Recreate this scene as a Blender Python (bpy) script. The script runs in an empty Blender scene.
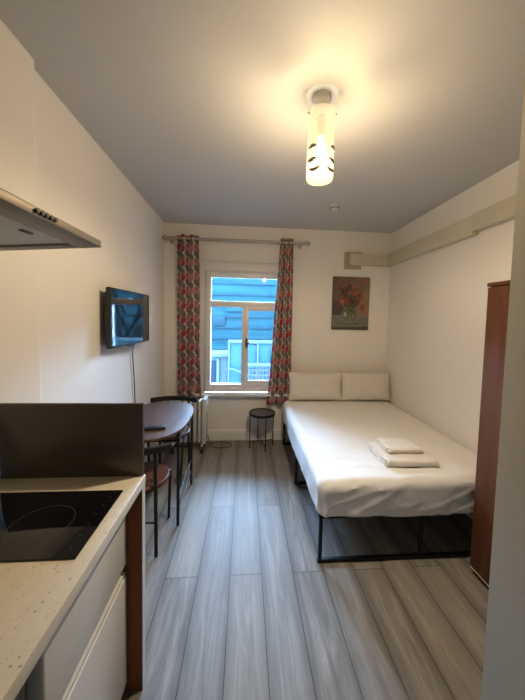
import bpy, bmesh, math, random
from mathutils import Vector, Matrix, noise
random.seed(7)
PI=math.pi
C=bpy.context.scene.collection
sc=bpy.context.scene

# ---------------------------------------------------------------- helpers
def link(name,bm,m,parent=None,smooth=True,kind=None):
    me=bpy.data.meshes.new(name)
    bmesh.ops.recalc_face_normals(bm,faces=bm.faces)
    bm.to_mesh(me); bm.free()
    for x in (m if isinstance(m,(list,tuple)) else [m]): me.materials.append(x)
    o=bpy.data.objects.new(name,me); C.objects.link(o)
    if smooth:
        for p in me.polygons: p.use_smooth=True
        try: me.set_sharp_from_angle(angle=math.radians(35))
        except Exception: pass
    if parent is not None:
        o.parent=parent
        root=parent
        off=Vector(parent.location)
        while root.parent is not None:
            root=root.parent; off=off+Vector(root.location)
        me.transform(Matrix.Translation(-off))
    if kind: o['kind']=kind
    return o
def tag(o,label,cat,group=None,kind=None):
    o['label']=label
    if cat: o['category']=cat
    if group: o['group']=group
    if kind: o['kind']=kind
    return o
def thing(name,label,cat,loc=(0,0,0),group=None):
    o=bpy.data.objects.new(name,None); C.objects.link(o); o.location=loc; o.empty_display_size=.05
    return tag(o,label,cat,group)
def box(bm,x0,x1,y0,y1,z0,z1,bev=0,seg=2,rot=None,mi=0):
    m=Matrix.Translation(((x0+x1)/2,(y0+y1)/2,(z0+z1)/2))
    if rot is not None: m=m@rot
    m=m@Matrix.Diagonal((x1-x0,y1-y0,z1-z0,1))
    r=bmesh.ops.create_cube(bm,size=1,matrix=m)
    fs=set(f for v in r['verts'] for f in v.link_faces)
    for f in fs: f.material_index=mi
    if bev:
        es=list(set(e for v in r['verts'] for e in v.link_edges))
        bmesh.ops.bevel(bm,geom=es,offset=bev,segments=seg,profile=.5,affect='EDGES')
def nbox(*a,**k):
    bm=bmesh.new(); box(bm,*a,**k); return bm
def tube(bm,pts,r,n=10,closed=False,cap=True,mi=0):
    pts=[Vector(p) for p in pts]; N=len(pts); rings=[]
    up=None
    for i,p in enumerate(pts):
        if closed: t=(pts[(i+1)%N]-pts[i-1]).normalized()
        elif i==0: t=(pts[1]-p).normalized()
        elif i==N-1: t=(p-pts[-2]).normalized()
        else: t=((pts[i+1]-p).normalized()+(p-pts[i-1]).normalized()).normalized()
        if up is None:
            up=Vector((0,0,1)) if abs(t.z)<.9 else Vector((1,0,0))
        s=t.cross(up).normalized(); u=s.cross(t).normalized(); up=u
        rr=r(i/(N-1)) if callable(r) else r
        rings.append([bm.verts.new(p+s*math.cos(2*PI*k/n)*rr+u*math.sin(2*PI*k/n)*rr) for k in range(n)])
    M=N if closed else N-1
    for i in range(M):
        a,b=rings[i],rings[(i+1)%N]
        for k in range(n):
            f=bm.faces.new((a[k],a[(k+1)%n],b[(k+1)%n],b[k])); f.material_index=mi
    if cap and not closed:
        bm.faces.new(rings[0][::-1]); bm.faces.new(rings[-1])
def ntube(pts,r,**k):
    bm=bmesh.new(); tube(bm,pts,r,**k); return bm
def lathe(bm,prof,c,n=40,mi=0):
    rings=[]
    for (r,z) in prof:
        if r<1e-6: rings.append([bm.verts.new((c[0],c[1],c[2]+z))])
        else: rings.append([bm.verts.new((c[0]+r*math.cos(2*PI*k/n),c[1]+r*math.sin(2*PI*k/n),c[2]+z)) for k in range(n)])
    for a,b in zip(rings,rings[1:]):
        for k in range(n):
            q=[a[k%len(a)],a[(k+1)%len(a)],b[(k+1)%len(b)],b[k%len(b)]]
            q=list(dict.fromkeys(q))
            if len(q)>2:
                try: bm.faces.new(q).material_index=mi
                except ValueError: pass
def nlathe(prof,c,n=40):
    bm=bmesh.new(); lathe(bm,prof,c,n); return bm
def prism(bm,pts,z0,z1,bev=0):
    vs=[bm.verts.new((x,y,z0)) for x,y in pts]
    f=bm.faces.new(vs)
    r=bmesh.ops.extrude_face_region(bm,geom=[f])
    nv=[v for v in r['geom'] if isinstance(v,bmesh.types.BMVert)]
    for v in nv: v.co.z=z1
    if bev:
        es=[e for e in bm.edges if abs(e.verts[0].co.z-e.verts[1].co.z)<1e-6]
        bmesh.ops.bevel(bm,geom=es,offset=bev,segments=2,profile=.5,affect='EDGES')

# ---------------------------------------------------------------- materials
class NT:
    def __init__(s,name):
        s.m=bpy.data.materials.new(name); s.m.use_nodes=True; s.t=s.m.node_tree; s.n=s.t.nodes; s.l=s.t.links
        s.b=s.n['Principled BSDF']; s.out=s.n['Material Output']
    def node(s,t,**k):
        x=s.n.new(t)
        for a,v in k.items(): setattr(x,a,v)
        return x
    def put(s,sock,v):
        if isinstance(v,bpy.types.NodeSocket): s.l.new(v,sock)
        elif v is not None:
            if hasattr(sock.default_value,'__len__') and not hasattr(v,'__len__'): v=(v,)*len(sock.default_value)
            sock.default_value=v
    def math(s,op,a,b=None,c=None,clamp=False):
        x=s.node('ShaderNodeMath',operation=op,use_clamp=clamp)
        s.put(x.inputs[0],a)
        if b is not None: s.put(x.inputs[1],b)
        if c is not None: s.put(x.inputs[2],c)
        return x.outputs[0]
    def mix(s,f,a,b,mode='MIX'):
        x=s.node('ShaderNodeMix',data_type='RGBA',blend_type=mode)
        s.put(x.inputs[0],f); s.put(x.inputs[6],a); s.put(x.inputs[7],b)
        return x.outputs[2]
    def ramp(s,f,stops):
        x=s.node('ShaderNodeValToRGB'); s.put(x.inputs[0],f)
        e=x.color_ramp.elements
        while len(e)<len(stops): e.new(.5)
        for k,(p,c) in zip(e,stops): k.position=p; k.color=c if len(c)==4 else (*c,1)
        return x.outputs[0]
    def objco(s,scale=(1,1,1)):
        g=s.node('ShaderNodeNewGeometry'); mp=s.node('ShaderNodeMapping'); s.l.new(g.outputs['Position'],mp.inputs[0]); mp.inputs['Scale'].default_value=scale
        return mp.outputs[0]
    def noise(s,co,scale,detail=4,rough=.5,dist=0):
        x=s.node('ShaderNodeTexNoise'); s.put(x.inputs['Vector'],co); x.inputs['Scale'].default_value=scale
        x.inputs['Detail'].default_value=detail; x.inputs['Roughness'].default_value=rough; x.inputs['Distortion'].default_value=dist
        return x.outputs['Fac']
    def bump(s,h,strength=.2,dist=.01):
        x=s.node('ShaderNodeBump'); x.inputs['Strength'].default_value=strength; x.inputs['Distance'].default_value=dist
        s.l.new(h,x.inputs['Height']); s.l.new(x.outputs[0],s.b.inputs['Normal'])
    def set(s,col=None,rough=None,metal=None,**k):
        if col is not None: s.put(s.b.inputs['Base Color'],(*col,1) if isinstance(col,tuple) and len(col)==3 else col)
        if rough is not None: s.put(s.b.inputs['Roughness'],rough)
        if metal is not None: s.put(s.b.inputs['Metallic'],metal)
        for a,v in k.items(): s.put(s.b.inputs[a.replace('_',' ')],v)
        return s
def plain(name,col,rough=.5,metal=0,var=.06,scale=30,bump=0,**k):
    t=NT(name); n=t.noise(t.objco(),scale)
    a=tuple(c*(1-var) for c in col)+(1,); b=tuple(min(1,c*(1+var)) for c in col)+(1,)
    t.set(t.mix(n,a,b),rough,metal,**k)
    if bump: t.bump(n,bump,.002)
    return t.m
def paint(name,col,rough=.75,var=.02):
    t=NT(name); co=t.objco()
    n=t.noise(co,2.5,3); f=t.noise(co,90,3)
    a=tuple(c*(1-var) for c in col)+(1,); b=tuple(c*(1+var) for c in col)+(1,)
    t.set(t.mix(n,a,b),rough); t.bump(f,.08,.002); return t.m
def wood(name,dark,light,axis='z',scale=1,rough=.45,ringy=18):
    t=NT(name); s={'x':(.6,9,9),'y':(9,.6,9),'z':(9,9,.6)}[axis]
    s=tuple(q*scale for q in s); co=t.objco(s)
    n=t.noise(co,2.2,6,.6,1.2); f=t.noise(co,ringy,4,.6)
    c=t.ramp(n,[(.3,dark),(.7,light)])
    c=t.mix(t.math('MULTIPLY',f,.35),c,(dark[0]*.7,dark[1]*.7,dark[2]*.7,1))
    t.set(c,rough,Specular_IOR_Level=.28); t.bump(f,.08,.002); return t.m

M={}
M['wall']=paint('wall_paint',(.82,.80,.76))
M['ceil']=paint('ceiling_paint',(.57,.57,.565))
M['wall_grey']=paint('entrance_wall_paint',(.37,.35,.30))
M['trim']=paint('white_gloss_trim',(.74,.73,.71),.4)
M['upvc']=plain('white_window_plastic',(.78,.78,.78),.3,var=.01)
M['trunk']=plain('cream_trunking_plastic',(.60,.56,.45),.45,var=.03)
M['black']=plain('black_coated_metal',(.009,.009,.010),.55,var=.1,Specular_IOR_Level=.25)
M['blackp']=plain('black_plastic',(.015,.015,.016),.45)
M['steel']=NT('brushed_steel'); t=M['steel']; n=t.noise(t.objco((60,2,60)),4,4); t.set(t.ramp(n,[(.3,(.19,.17,.15)),(.7,(.29,.265,.24))]),.55,.75); M['steel']=t.m
M['filter']=plain('hood_filter_grey',(.42,.45,.46),.5,.3)
M['splash']=plain('dark_splash_board',(.075,.062,.052),.38,.35,var=.04,scale=5)
M['white']=plain('white_enamel',(.62,.62,.61),.3,var=.01)
M['whitegrey']=plain('pale_grey_plastic',(.55,.55,.54),.4,var=.02)
M['darkgap']=plain('dark_blue_grey_board',(.07,.08,.10),.5)
M['walnut']=wood('walnut_wardrobe',(.075,.027,.012),(.16,.060,.026),'z',.6,.6)
M['endwood']=wood('red_brown_panel',(.16,.045,.014),(.26,.08,.028),'z',.5,.6)
M['tablewood']=wood('brown_table_wood',(.052,.028,.022),(.15,.085,.062),'y',1.2,.5)
M['seatwood']=wood('brown_seat_wood',(.09,.035,.02),(.17,.07,.04),'y',.8,.38)
M['stoolwood']=wood('grey_black_stool_top',(.03,.028,.03),(.17,.155,.15),'x',2,.4)
M['hob']=plain('black_ceramic_glass',(.004,.004,.005),.06,var=0)
M['hobring']=plain('hob_grey_print',(.035,.032,.032),.3)
M['screen']=plain('glossy_tv_screen',(.006,.006,.007),.04,var=0,Specular_IOR_Level=.75)
M['chrome']=plain('satin_nickel',(.45,.42,.38),.42,.7)
M['cable']=plain('brown_cable',(.05,.025,.015),.5)
M['towel']=plain('cream_towel_cotton',(.70,.66,.60),.95,var=.08,scale=220,bump=.6)
M['shadecap']=plain('white_lamp_plastic',(.7,.68,.62),.4)

def fabric(name,col,sc_=260):
    t=NT(name); co=t.objco(); f=t.noise(co,sc_,2); w=t.noise(co,7,4,.55,.6)
    t.set(t.mix(f,tuple(c*.96 for c in col)+(1,),tuple(c for c in col)+(1,)),.9,Sheen_Weight=.15)
    h=t.math('ADD',t.math('MULTIPLY',f,.06),w); t.bump(h,.35,.012); return t.m
M['sheet']=fabric('white_bed_linen',(.76,.74,.71))
M['pillow']=fabric('white_pillow_cotton',(.70,.67,.62))

# floor laminate: planks 0.192 x 1.285 running away from the camera
t=NT('grey_oak_laminate'); g=t.node('ShaderNodeNewGeometry'); sp=t.node('ShaderNodeSeparateXYZ'); t.l.new(g.outputs['Position'],sp.inputs[0])
X,Y=sp.outputs[0],sp.outputs[1]
cx_=t.math('DIVIDE',t.math('ADD',X,-.1282+1.92),.192); col=t.math('FLOOR',cx_); fx=t.math('FRACT',cx_)
par=t.math('MULTIPLY',t.math('MODULO',col,2.0),.5)
ry=t.math('ADD',t.math('DIVIDE',t.math('ADD',Y,-1.024+12.85),1.285),par); row=t.math('FLOOR',ry); fy=t.math('FRACT',ry)
cb=t.node('ShaderNodeCombineXYZ'); t.l.new(col,cb.inputs[0]); t.l.new(row,cb.inputs[1])
wn=t.node('ShaderNodeTexWhiteNoise',noise_dimensions='3D'); t.l.new(cb.outputs[0],wn.inputs['Vector']); rnd=wn.outputs['Value']
gv=t.node('ShaderNodeCombineXYZ'); t.put(gv.inputs[0],t.math('MULTIPLY',X,14)); t.put(gv.inputs[1],t.math('MULTIPLY',Y,1.3)); t.put(gv.inputs[2],t.math('MULTIPLY',rnd,37))
g1=t.noise(gv.outputs[0],1.3,5,.6,1.4); 
gv2=t.node('ShaderNodeCombineXYZ'); t.put(gv2.inputs[0],t.math('MULTIPLY',X,70)); t.put(gv2.inputs[1],t.math('MULTIPLY',Y,3)); t.put(gv2.inputs[2],t.math('MULTIPLY',rnd,11))
g2=t.noise(gv2.outputs[0],1.5,4,.65,.5)
c=t.ramp(g1,[(.28,(.11,.098,.085)),(.5,(.205,.186,.165)),(.72,(.33,.303,.27))])
c=t.mix(t.math('MULTIPLY',t.math('SUBTRACT',g2,.35,clamp=True),1.1),c,(.15,.13,.115,1))
gv3=t.node('ShaderNodeCombineXYZ'); t.put(gv3.inputs[0],t.math('MULTIPLY',X,45)); t.put(gv3.inputs[1],t.math('MULTIPLY',Y,7)); t.put(gv3.inputs[2],t.math('MULTIPLY',rnd,23))
g3=t.noise(gv3.outputs[0],1.0,5,.7,.8)
c=t.mix(t.math('MULTIPLY',t.math('SUBTRACT',g3,.52,clamp=True),3.0,clamp=True),c,(.12,.10,.085,1))
c=t.mix(t.math('MULTIPLY',rnd,.24),c,(.36,.34,.315,1))
edge=t.math('MINIMUM',fx,t.math('SUBTRACT',1.0,fx))
# printed smoky darkening along the long edges of every board
em=t.math('MULTIPLY',t.math('SUBTRACT',1.0,t.math('DIVIDE',edge,t.math('ADD',.17,t.math('MULTIPLY',g1,.2))),clamp=True),.62)
c=t.mix(em,c,(.085,.077,.068,1))
sc2=t.node('ShaderNodeSeparateColor'); t.l.new(wn.outputs['Color'],sc2.inputs[0])
c=t.mix(t.math('MULTIPLY',sc2.outputs[1],.35),c,(.30,.25,.185,1))
s1=t.math('LESS_THAN',edge,.011); ey=t.math('MINIMUM',fy,t.math('SUBTRACT',1.0,fy)); s2=t.math('LESS_THAN',ey,.0016)
seam=t.math('MAXIMUM',s1,s2)
c=t.mix(t.math('MULTIPLY',seam,.75),c,(.03,.027,.025,1))
t.set(c,t.math('ADD',t.math('MULTIPLY',g2,.12),.42),Specular_IOR_Level=.12); t.bump(t.math('SUBTRACT',t.math('MULTIPLY',g2,.3),seam),.15,.002); M['floor']=t.m

# speckled worktop
t=NT('cream_speckled_worktop'); co=t.objco()
v=t.node('ShaderNodeTexVoronoi'); t.put(v.inputs['Vector'],co); v.inputs['Scale'].default_value=70
v2=t.node('ShaderNodeTexVoronoi'); t.put(v2.inputs['Vector'],co); v2.inputs['Scale'].default_value=150
r1=t.node('ShaderNodeSeparateColor'); t.l.new(v.outputs['Color'],r1.inputs[0])
m1=t.math('MULTIPLY',t.math('LESS_THAN',v.outputs['Distance'],.18),t.math('GREATER_THAN',r1.outputs[0],.62))
r2=t.node('ShaderNodeSeparateColor'); t.l.new(v2.outputs['Color'],r2.inputs[0])
m2=t.math('MULTIPLY',t.math('LESS_THAN',v2.outputs['Distance'],.3),t.math('GREATER_THAN',r2.outputs[1],.7))
c=t.mix(t.noise(co,25,4),(.52,.46,.345,1),(.60,.54,.42,1))
c=t.mix(t.math('MULTIPLY',m2,.45),c,(.30,.23,.15,1)); c=t.mix(t.math('MULTIPLY',m1,.75),c,(.12,.08,.05,1))
t.set(c,.35); M['worktop']=t.m

# printed leaf curtain (pattern follows the cloth's own UVs, metres)
t=NT('leaf_print_curtain'); uv=t.node('ShaderNodeUVMap'); uv.uv_map='UVMap'; sp=t.node('ShaderNodeSeparateXYZ'); t.l.new(uv.outputs[0],sp.inputs[0])
U=t.math('DIVIDE',sp.outputs[0],.088); col=t.math('FLOOR',U); a=t.math('SUBTRACT',t.math('FRACT',U),.5)
cpar=t.math('MODULO',t.math('ADD',col,40.0),2.0)
V=t.math('ADD',t.math('DIVIDE',sp.outputs[1],.084),t.math('MULTIPLY',cpar,.5)); row=t.math('FLOOR',V); b=t.math('SUBTRACT',t.math('FRACT',V),.5)
rpar=t.math('MODULO',t.math('ADD',row,40.0),2.0)
sgn=t.math('SUBTRACT',t.math('MULTIPLY',rpar,2.0),1.0)
ca,sa=math.cos(.6),math.sin(.6)
a2=t.math('ADD',t.math('MULTIPLY',a,ca),t.math('MULTIPLY',t.math('MULTIPLY',b,sa),sgn))
b2=t.math('SUBTRACT',t.math('MULTIPLY',b,ca),t.math('MULTIPLY',t.math('MULTIPLY',a,sa),sgn))
def circ(cxx,R):
    d=t.math('ADD',t.math('POWER',t.math('SUBTRACT',a2,cxx),2.0),t.math('POWER',b2,2.0)); return t.math('LESS_THAN',d,R*R)
leaf=t.math('MULTIPLY',circ(.18,.66),circ(-.18,.66))
vein=t.math('LESS_THAN',t.math('ABSOLUTE',a2),.022)
bb=t.math('FRACT',t.math('ADD',t.math('MULTIPLY',b2,5.0),t.math('MULTIPLY',t.math('ABSOLUTE',a2),6.0)))
vein=t.math('MAXIMUM',vein,t.math('LESS_THAN',bb,.13))
lr=t.math('FLOOR',t.math('DIVIDE',t.math('ADD',col,t.math('ADD',row,40.0)),2.0))
wn=t.node('ShaderNodeTexWhiteNoise',noise_dimensions='2D'); cb=t.node('ShaderNodeCombineXYZ'); t.l.new(col,cb.inputs[0]); t.l.new(row,cb.inputs[1]); t.l.new(cb.outputs[0],wn.inputs['Vector'])
redc=t.mix(t.math('GREATER_THAN',t.math('ADD',t.math('MULTIPLY',wn.outputs['Value'],.6),t.math('MULTIPLY',cpar,.4)),.5),(.42,.15,.15,1),(.31,.014,.04,1))
lc=t.mix(rpar,redc,(.125,.12,.105,1))
lc=t.mix(t.math('MULTIPLY',vein,.22),lc,(.6,.52,.46,1))
c=t.mix(leaf,(.60,.53,.46,1),lc)
t.set(c,.9,Sheen_Weight=.1); t.b.inputs['Transmission Weight'].default_value=0
M['curtain']=t.m

# clear pane
def glassmat(name,tint=(1,1,1)):
    t=NT(name); fr=t.node('ShaderNodeFresnel'); fr.inputs[0].default_value=1.5
    tr=t.node('ShaderNodeBsdfTransparent'); tr.inputs[0].default_value=(*tint,1); gl=t.node('ShaderNodeBsdfGlossy'); gl.inputs['Roughness'].default_value=.01
    mx=t.node('ShaderNodeMixShader'); t.l.new(t.math('MULTIPLY',fr.outputs[0],1.2),mx.inputs[0]); t.l.new(tr.outputs[0],mx.inputs[1]); t.l.new(gl.outputs[0],mx.inputs[2])
    t.l.new(mx.outputs[0],t.out.inputs[0]); return t.m
M['glass']=glassmat('window_glass',(.93,.97,.98))
# frosted lamp shade; even emission stands in for bulb light scattered inside it
t=NT('frosted_lamp_shade'); tr=t.node('ShaderNodeBsdfTransparent'); tr.inputs[0].default_value=(1,.95,.85,1)
tl=t.node('ShaderNodeBsdfTranslucent'); tl.inputs[0].default_value=(.022,.019,.014,1); df=t.node('ShaderNodeBsdfDiffuse'); df.inputs[0].default_value=(.022,.020,.015,1)
m1=t.node('ShaderNodeMixShader'); m1.inputs[0].default_value=.4; t.l.new(tl.outputs[0],m1.inputs[1]); t.l.new(df.outputs[0],m1.inputs[2])
m2=t.node('ShaderNodeMixShader'); m2.inputs[0].default_value=.30; t.l.new(tr.outputs[0],m2.inputs[1]); t.l.new(m1.outputs[0],m2.inputs[2])
em_=t.node('ShaderNodeEmission'); em_.inputs[0].default_value=(1,.80,.50,1); em_.inputs[1].default_value=.25; ad=t.node('ShaderNodeAddShader'); t.l.new(m2.outputs[0],ad.inputs[0]); t.l.new(em_.outputs[0],ad.inputs[1])
t.l.new(ad.outputs[0],t.out.inputs[0]); M['shade']=t.m
t=NT('glowing_bulb'); t.set((1,.9,.7),.4); t.b.inputs['Emission Color'].default_value=(1,.74,.36,1); t.b.inputs['Emission Strength'].default_value=9; M['bulb']=t.m
M['ring']=plain('grey_shade_decoration',(.30,.27,.18),.5)
M['paper']=plain('white_label',(.7,.7,.7),.6)

# exterior materials
t=NT('turquoise_cladding'); co=t.objco(); sp=t.node('ShaderNodeSeparateXYZ'); t.l.new(co,sp.inputs[0])
bn=t.noise(t.objco((.5,.5,7)),1.3,4,.6); sx=t.noise(t.objco((2,1,.6)),1.2,3)
c=t.ramp(bn,[(.30,(.0006,.0052,.0075)),(.5,(.0010,.0088,.0116)),(.72,(.0026,.0135,.0155))])
c=t.mix(t.math('MULTIPLY',sx,.5),c,(.0013,.0102,.0128,1)); t.set(c,.8,Specular_IOR_Level=.05); M['cyan']=t.m
M['cyanline']=plain('pale_cladding_joint',(.0014,.0066,.009),.8,Specular_IOR_Level=.05)
M['fence']=plain('pale_blue_hoarding',(.0040,.0145,.019),.8,var=.08,scale=3,Specular_IOR_Level=.05)
M['fencepost']=plain('white_hoarding_post',(.013,.021,.0235),.8,Specular_IOR_Level=.05)
M['outdark']=plain('dark_blue_door',(.0012,.003,.0055),.8,Specular_IOR_Level=.05)
M['outwhite']=plain('white_render',(.010,.017,.020),.8,Specular_IOR_Level=.05)
M['outbrick']=plain('pinkish_brick_lattice',(.011,.014,.019),.8,Specular_IOR_Level=.05)
M['ground']=plain('courtyard_concrete',(.022,.026,.03),.9,scale=4,Specular_IOR_Level=.05)
M['bark']=plain('dark_tree_bark',(.0012,.0011,.001),.95,Specular_IOR_Level=.02)

# ---------------------------------------------------------------- room shell
XL,XN,XR,YB,H,YS,YC=-.990,-.955,1.843,3.615,2.68,1.43,-1.25
def struct(name,bm,m,parent=None,label=None,smooth=False):
    o=link(name,bm,m,parent,smooth)
    if parent is None: o['kind']='structure'
    if label: o['label']=label
    return o
struct('floor',nbox(-1.3,2.1,YC-.2,YB+.25,-.1,0),M['floor'],label='grey oak laminate floor of long boards')
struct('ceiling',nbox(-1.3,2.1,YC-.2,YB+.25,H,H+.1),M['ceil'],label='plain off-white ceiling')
bm=bmesh.new(); prism(bm,[(-1.25,YC),(XN,YC),(XN,YS-.02),(XN-.004,YS-.004),(XN-.02,YS),(XL,YS+.004),(XL,YB),(-1.25,YB)],0,H); struct('wall_left',bm,M['wall'],label='cream left wall with the television')
struct('wall_right',nbox(XR,XR+.25,YC,YB,0,H),M['wall'],label='cream right wall beside the bed')
OX0,OX1,OZ0,OZ1=-.50,.50,.61,2.13
bm=bmesh.new()
for a in ((-1.25,OX0,YB,YB+.25,0,H),(OX1,2.1,YB,YB+.25,0,H),(OX0,OX1,YB,YB+.25,0,OZ0-.02),(OX0,OX1,YB,YB+.25,OZ1,H)): box(bm,*a)
struct('wall_back',bm,M['wall'],label='cream end wall with the window')
bm=bmesh.new()
for a in ((-1.25,-.1,YC-.15,YC,0,H),(.62,2.1,YC-.15,YC,0,H),(-.1,.62,YC-.15,YC,2.05,H)): box(bm,*a)
struct('wall_entrance',bm,M['wall'],label='cream wall behind the viewer')
bm=nbox(-.1,.62,YC-.10,YC-.05,0.005,2.05,.004); d=struct('door_1',bm,M['trim'],label='white entrance door')
bm=bmesh.new(); lathe(bm,[(0,0),(.025,0),(.025,.01),(.011,.012),(.011,.045),(0,.045)],(0,0,0),20)
bm.transform(Matrix.Translation((.54,YC-.05,1.02))@Matrix.Rotation(-PI/2,4,'X')); tube(bm,[(.54,YC-.008,1.02),(.43,YC-.008,1.02)],.009)
link('door_handle',bm,M['chrome'],d)
# projecting wall corner by the viewer (bathroom wall)
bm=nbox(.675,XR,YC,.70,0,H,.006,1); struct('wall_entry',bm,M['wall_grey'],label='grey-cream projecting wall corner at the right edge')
# baseboards
def baseboard(name,pts):
    # profile extruded along one straight run; pts=((x,y),(x,y)), depth towards the room by normal n
    (x0,y0),(x1,y1),(nx,ny)=pts; bm=bmesh.new()
    prof=[(0,0),(.018,0),(.018,.095),(.014,.105),(.014,.118),(.006,.132),(0,.135)]
    A=[bm.verts.new((x0+nx*d,y0+ny*d,z)) for d,z in prof]; B=[bm.verts.new((x1+nx*d,y1+ny*d,z)) for d,z in prof]
    for i in range(len(prof)): j=(i+1)%len(prof); bm.faces.new((A[i],A[j],B[j],B[i]))
    bm.faces.new(A[::-1]); bm.faces.new(B); return struct(name,bm,M['trim'])
baseboard('baseboard_back',((XL,YB),(XR,YB),(0,-1)))
baseboard('baseboard_left',((XL,YS+.01),(XL,YB-.019),(1,0)))
baseboard('baseboard_right',((XR,.705),(XR,YB-.019),(-1,0)))

# window
W=bpy.data.objects.new('window_1',None); C.objects.link(W); W['kind']='structure'; W['label']='white two-light window with a top pane'; W.location=(0,YB,OZ0)
def barbox(bm,x0,x1,z0,z1,y0,y1,b=.006): box(bm,x0,x1,y0,y1,z0,z1,b)
bm=bmesh.new(); yf0,yf1=YB+.03,YB+.10
barbox(bm,OX0,-.43,OZ0,OZ1,yf0,yf1); barbox(bm,.43,OX1,OZ0,OZ1,yf0,yf1)
barbox(bm,-.43,.43,OZ0,.71,yf0,yf1); barbox(bm,-.43,.43,2.055,OZ1,yf0,yf1)
barbox(bm,-.43,.43,1.69,1.765,yf0,yf1); barbox(bm,-.042,-.002,.71,1.69,yf0,yf1)
link('window_frame',bm,M['upvc'],W)
bm=bmesh.new(); ys0=YB+.018
barbox(bm,-.012,.043,.70,1.70,ys0,yf0+.02); barbox(bm,.372,.437,.70,1.70,ys0,yf0+.02); barbox(bm,.043,.372,.70,.765,ys0,yf0+.02); barbox(bm,.043,.372,1.648,1.70,ys0,yf0+.02)
s=link('window_sash',bm,M['upvc'],W)
bm=bmesh.new(); box(bm,.006,.028,ys0-.012,ys0,1.18,1.30,.004); tube(bm,[(.017,ys0-.01,1.24),(.017,ys0-.035,1.24),(.04,ys0-.04,1.24),(.135,ys0-.04,1.232)],.009,8)
h=link('window_handle',bm,M['blackp'],W); h['label']='dark handle of the opening sash'
def pane(x0,x1,z0,z1):
    return nbox(x0,x1,YB+.05,YB+.054,z0,z1)
for a in ((-.43,.43,1.765,2.055),(-.43,-.042,.71,1.69),(.043,.372,.765,1.648)): link('window_pane',pane(*a),M['glass'],W,smooth=False)
bm=bmesh.new(); box(bm,-.62,.62,YB-.085,YB+.03,OZ0-.028,OZ0,.006); link('window_sill',bm,M['trim'],W)
bm=bmesh.new()
for a in ((-.575,-.50,OZ0,2.235),(.50,.575,OZ0,2.235)): box(bm,a[0],a[1],YB-.022,YB+.0,a[2],a[3],.006); 
box(bm,-.50,.50,YB-.022,YB,2.13,2.235,.006); box(bm,-.59,.59,YB-.032,YB,2.235,2.262,.006)
box(bm,-.515,-.50,YB-.028,YB+.03,OZ0,2.13,.003); box(bm,.50,.515,YB-.028,YB+.03,OZ0,2.13,.003)
link('window_trim',bm,M['trim'],W)
# inner reveal lining
bm=bmesh.new(); box(bm,-.5,.5,YB,YB+.03,2.12,2.13); link('window_lining',bm,M['trim'],W)

# ---------------------------------------------------------------- exterior
bm=bmesh.new(); box(bm,-9,12,9.0,9.3,-3.5,3.5)
for i in range(19):
    z=-3.2+i*.34; box(bm,-9,12,8.965,9.0,z,z+.045,mi=1)
B=link('building',bm,[M['cyan'],M['cyanline']],smooth=False); tag(B,'tall turquoise clad building seen through the window','building')
for (x,z0,w) in ((-.62,1.75,.55),(1.1,2.15,.6)):
    bm=nbox(x,x+w,8.93,8.97,z0,z0+.12); o=link('cladding_strip',bm,M['cyan'],B,smooth=False)
link('window',nbox(-1.0,-.62,8.95,8.99,1.3,1.62,.01),M['cyanline'],B)
# pale fence / hoarding right of centre
F=thing('site_fence','pale blue panelled fence outside behind the opening sash','fence',(.3,6.6,-.6))
for i in range(7):
    x=-.36+i*.33; link('fence_panel',nbox(x+.02,x+.32,6.6,6.64,-3.0,.98,.004),M['fence'],F); link('post',nbox(x-.02,x+.02,6.57,6.65,-3.0,1.02,.004),M['fencepost'],F)
link('rail',nbox(-.38,1.65,6.56,6.62,.98,1.05,.006),M['fencepost'],F)
# diagonal handrail and lattice
bm=bmesh.new(); tube(bm,[(-.38,6.5,.42),(.4,6.5,.18),(1.3,6.5,.02)],.022,8); 
link('rail',bm,M['fencepost'],F)
L=thing('balustrade','pinkish lattice balustrade outside low behind the sash','balustrade',(.5,6.3,-3.0))
bm=bmesh.new()
for i in range(12):
    x=.09+i*.075; box(bm,x,x+.03,6.2,6.25,-3.0,.52)
for i in range(8): box(bm,.08,.96,6.19,6.26,-.35+i*.11,-.32+i*.11)
link('lattice_panel',bm,M['outbrick'],L,smooth=False); link('cap_rail',nbox(.06,.98,6.15,6.3,.52,.56,.008),M['fencepost'],L)
S=thing('outbuilding','small white outbuilding with dark blue doorway seen low in left pane','building',(-.85,7,-1.0))
link('wall',nbox(-1.6,-.42,6.9,7.6,-3.0,.62),M['outwhite'],S,smooth=False); link('door',nbox(-1.05,-.66,6.86,6.9,-3.0,.52,.004),M['outdark'],S)
link('door_frame',nbox(-.66,-.60,6.84,6.9,-3.0,.58,.004),M['fencepost'],S); link('roof',nbox(-1.65,-.36,6.83,7.65,.62,.69,.008),M['fencepost'],S)
G=link('courtyard_ground',nbox(-9,12,YB+.25,9.0,-3.2,-3.0),M['ground'],smooth=False); tag(G,'grey concrete courtyard outside below the window','ground'); G['kind']='structure'
# tree right of the window's view, seen mirrored in the television
TR=thing('bare_tree','bare tree outside right of window, mirrored in the television','tree',(1.95,8.0,-3.0))
bm=bmesh.new(); rr=random.Random(5)
def branch(p,d,l,r,n):
    pts=[p]; q=Vector(p); dd=Vector(d)
    for k in range(4):
        dd=(dd+Vector((rr.uniform(-.16,.16),rr.uniform(-.16,.16),rr.uniform(-.08,.14)))).normalized(); q=q+dd*l/4; pts.append(q.copy())
    tube(bm,pts,lambda s:r*(1-.45*s),6)
    if n>0:
        for k in range(3):
            s=pts[rr.randint(2,4)]; e=(dd+Vector((rr.uniform(-.9,.9),rr.uniform(-.2,.2),rr.uniform(-.1,.6)))).normalized(); branch(s,e,l*.72,r*.58,n-1)
branch(Vector((1.95,8.0,-3.0)),(0,0,1),3.2,.07,0)
for a in range(8):
    branch(Vector((1.95,8.0,-.9+a*.36)),(.6*math.cos(a*1.9),.1*math.sin(a*2),.75),.8,.04,4)
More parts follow.
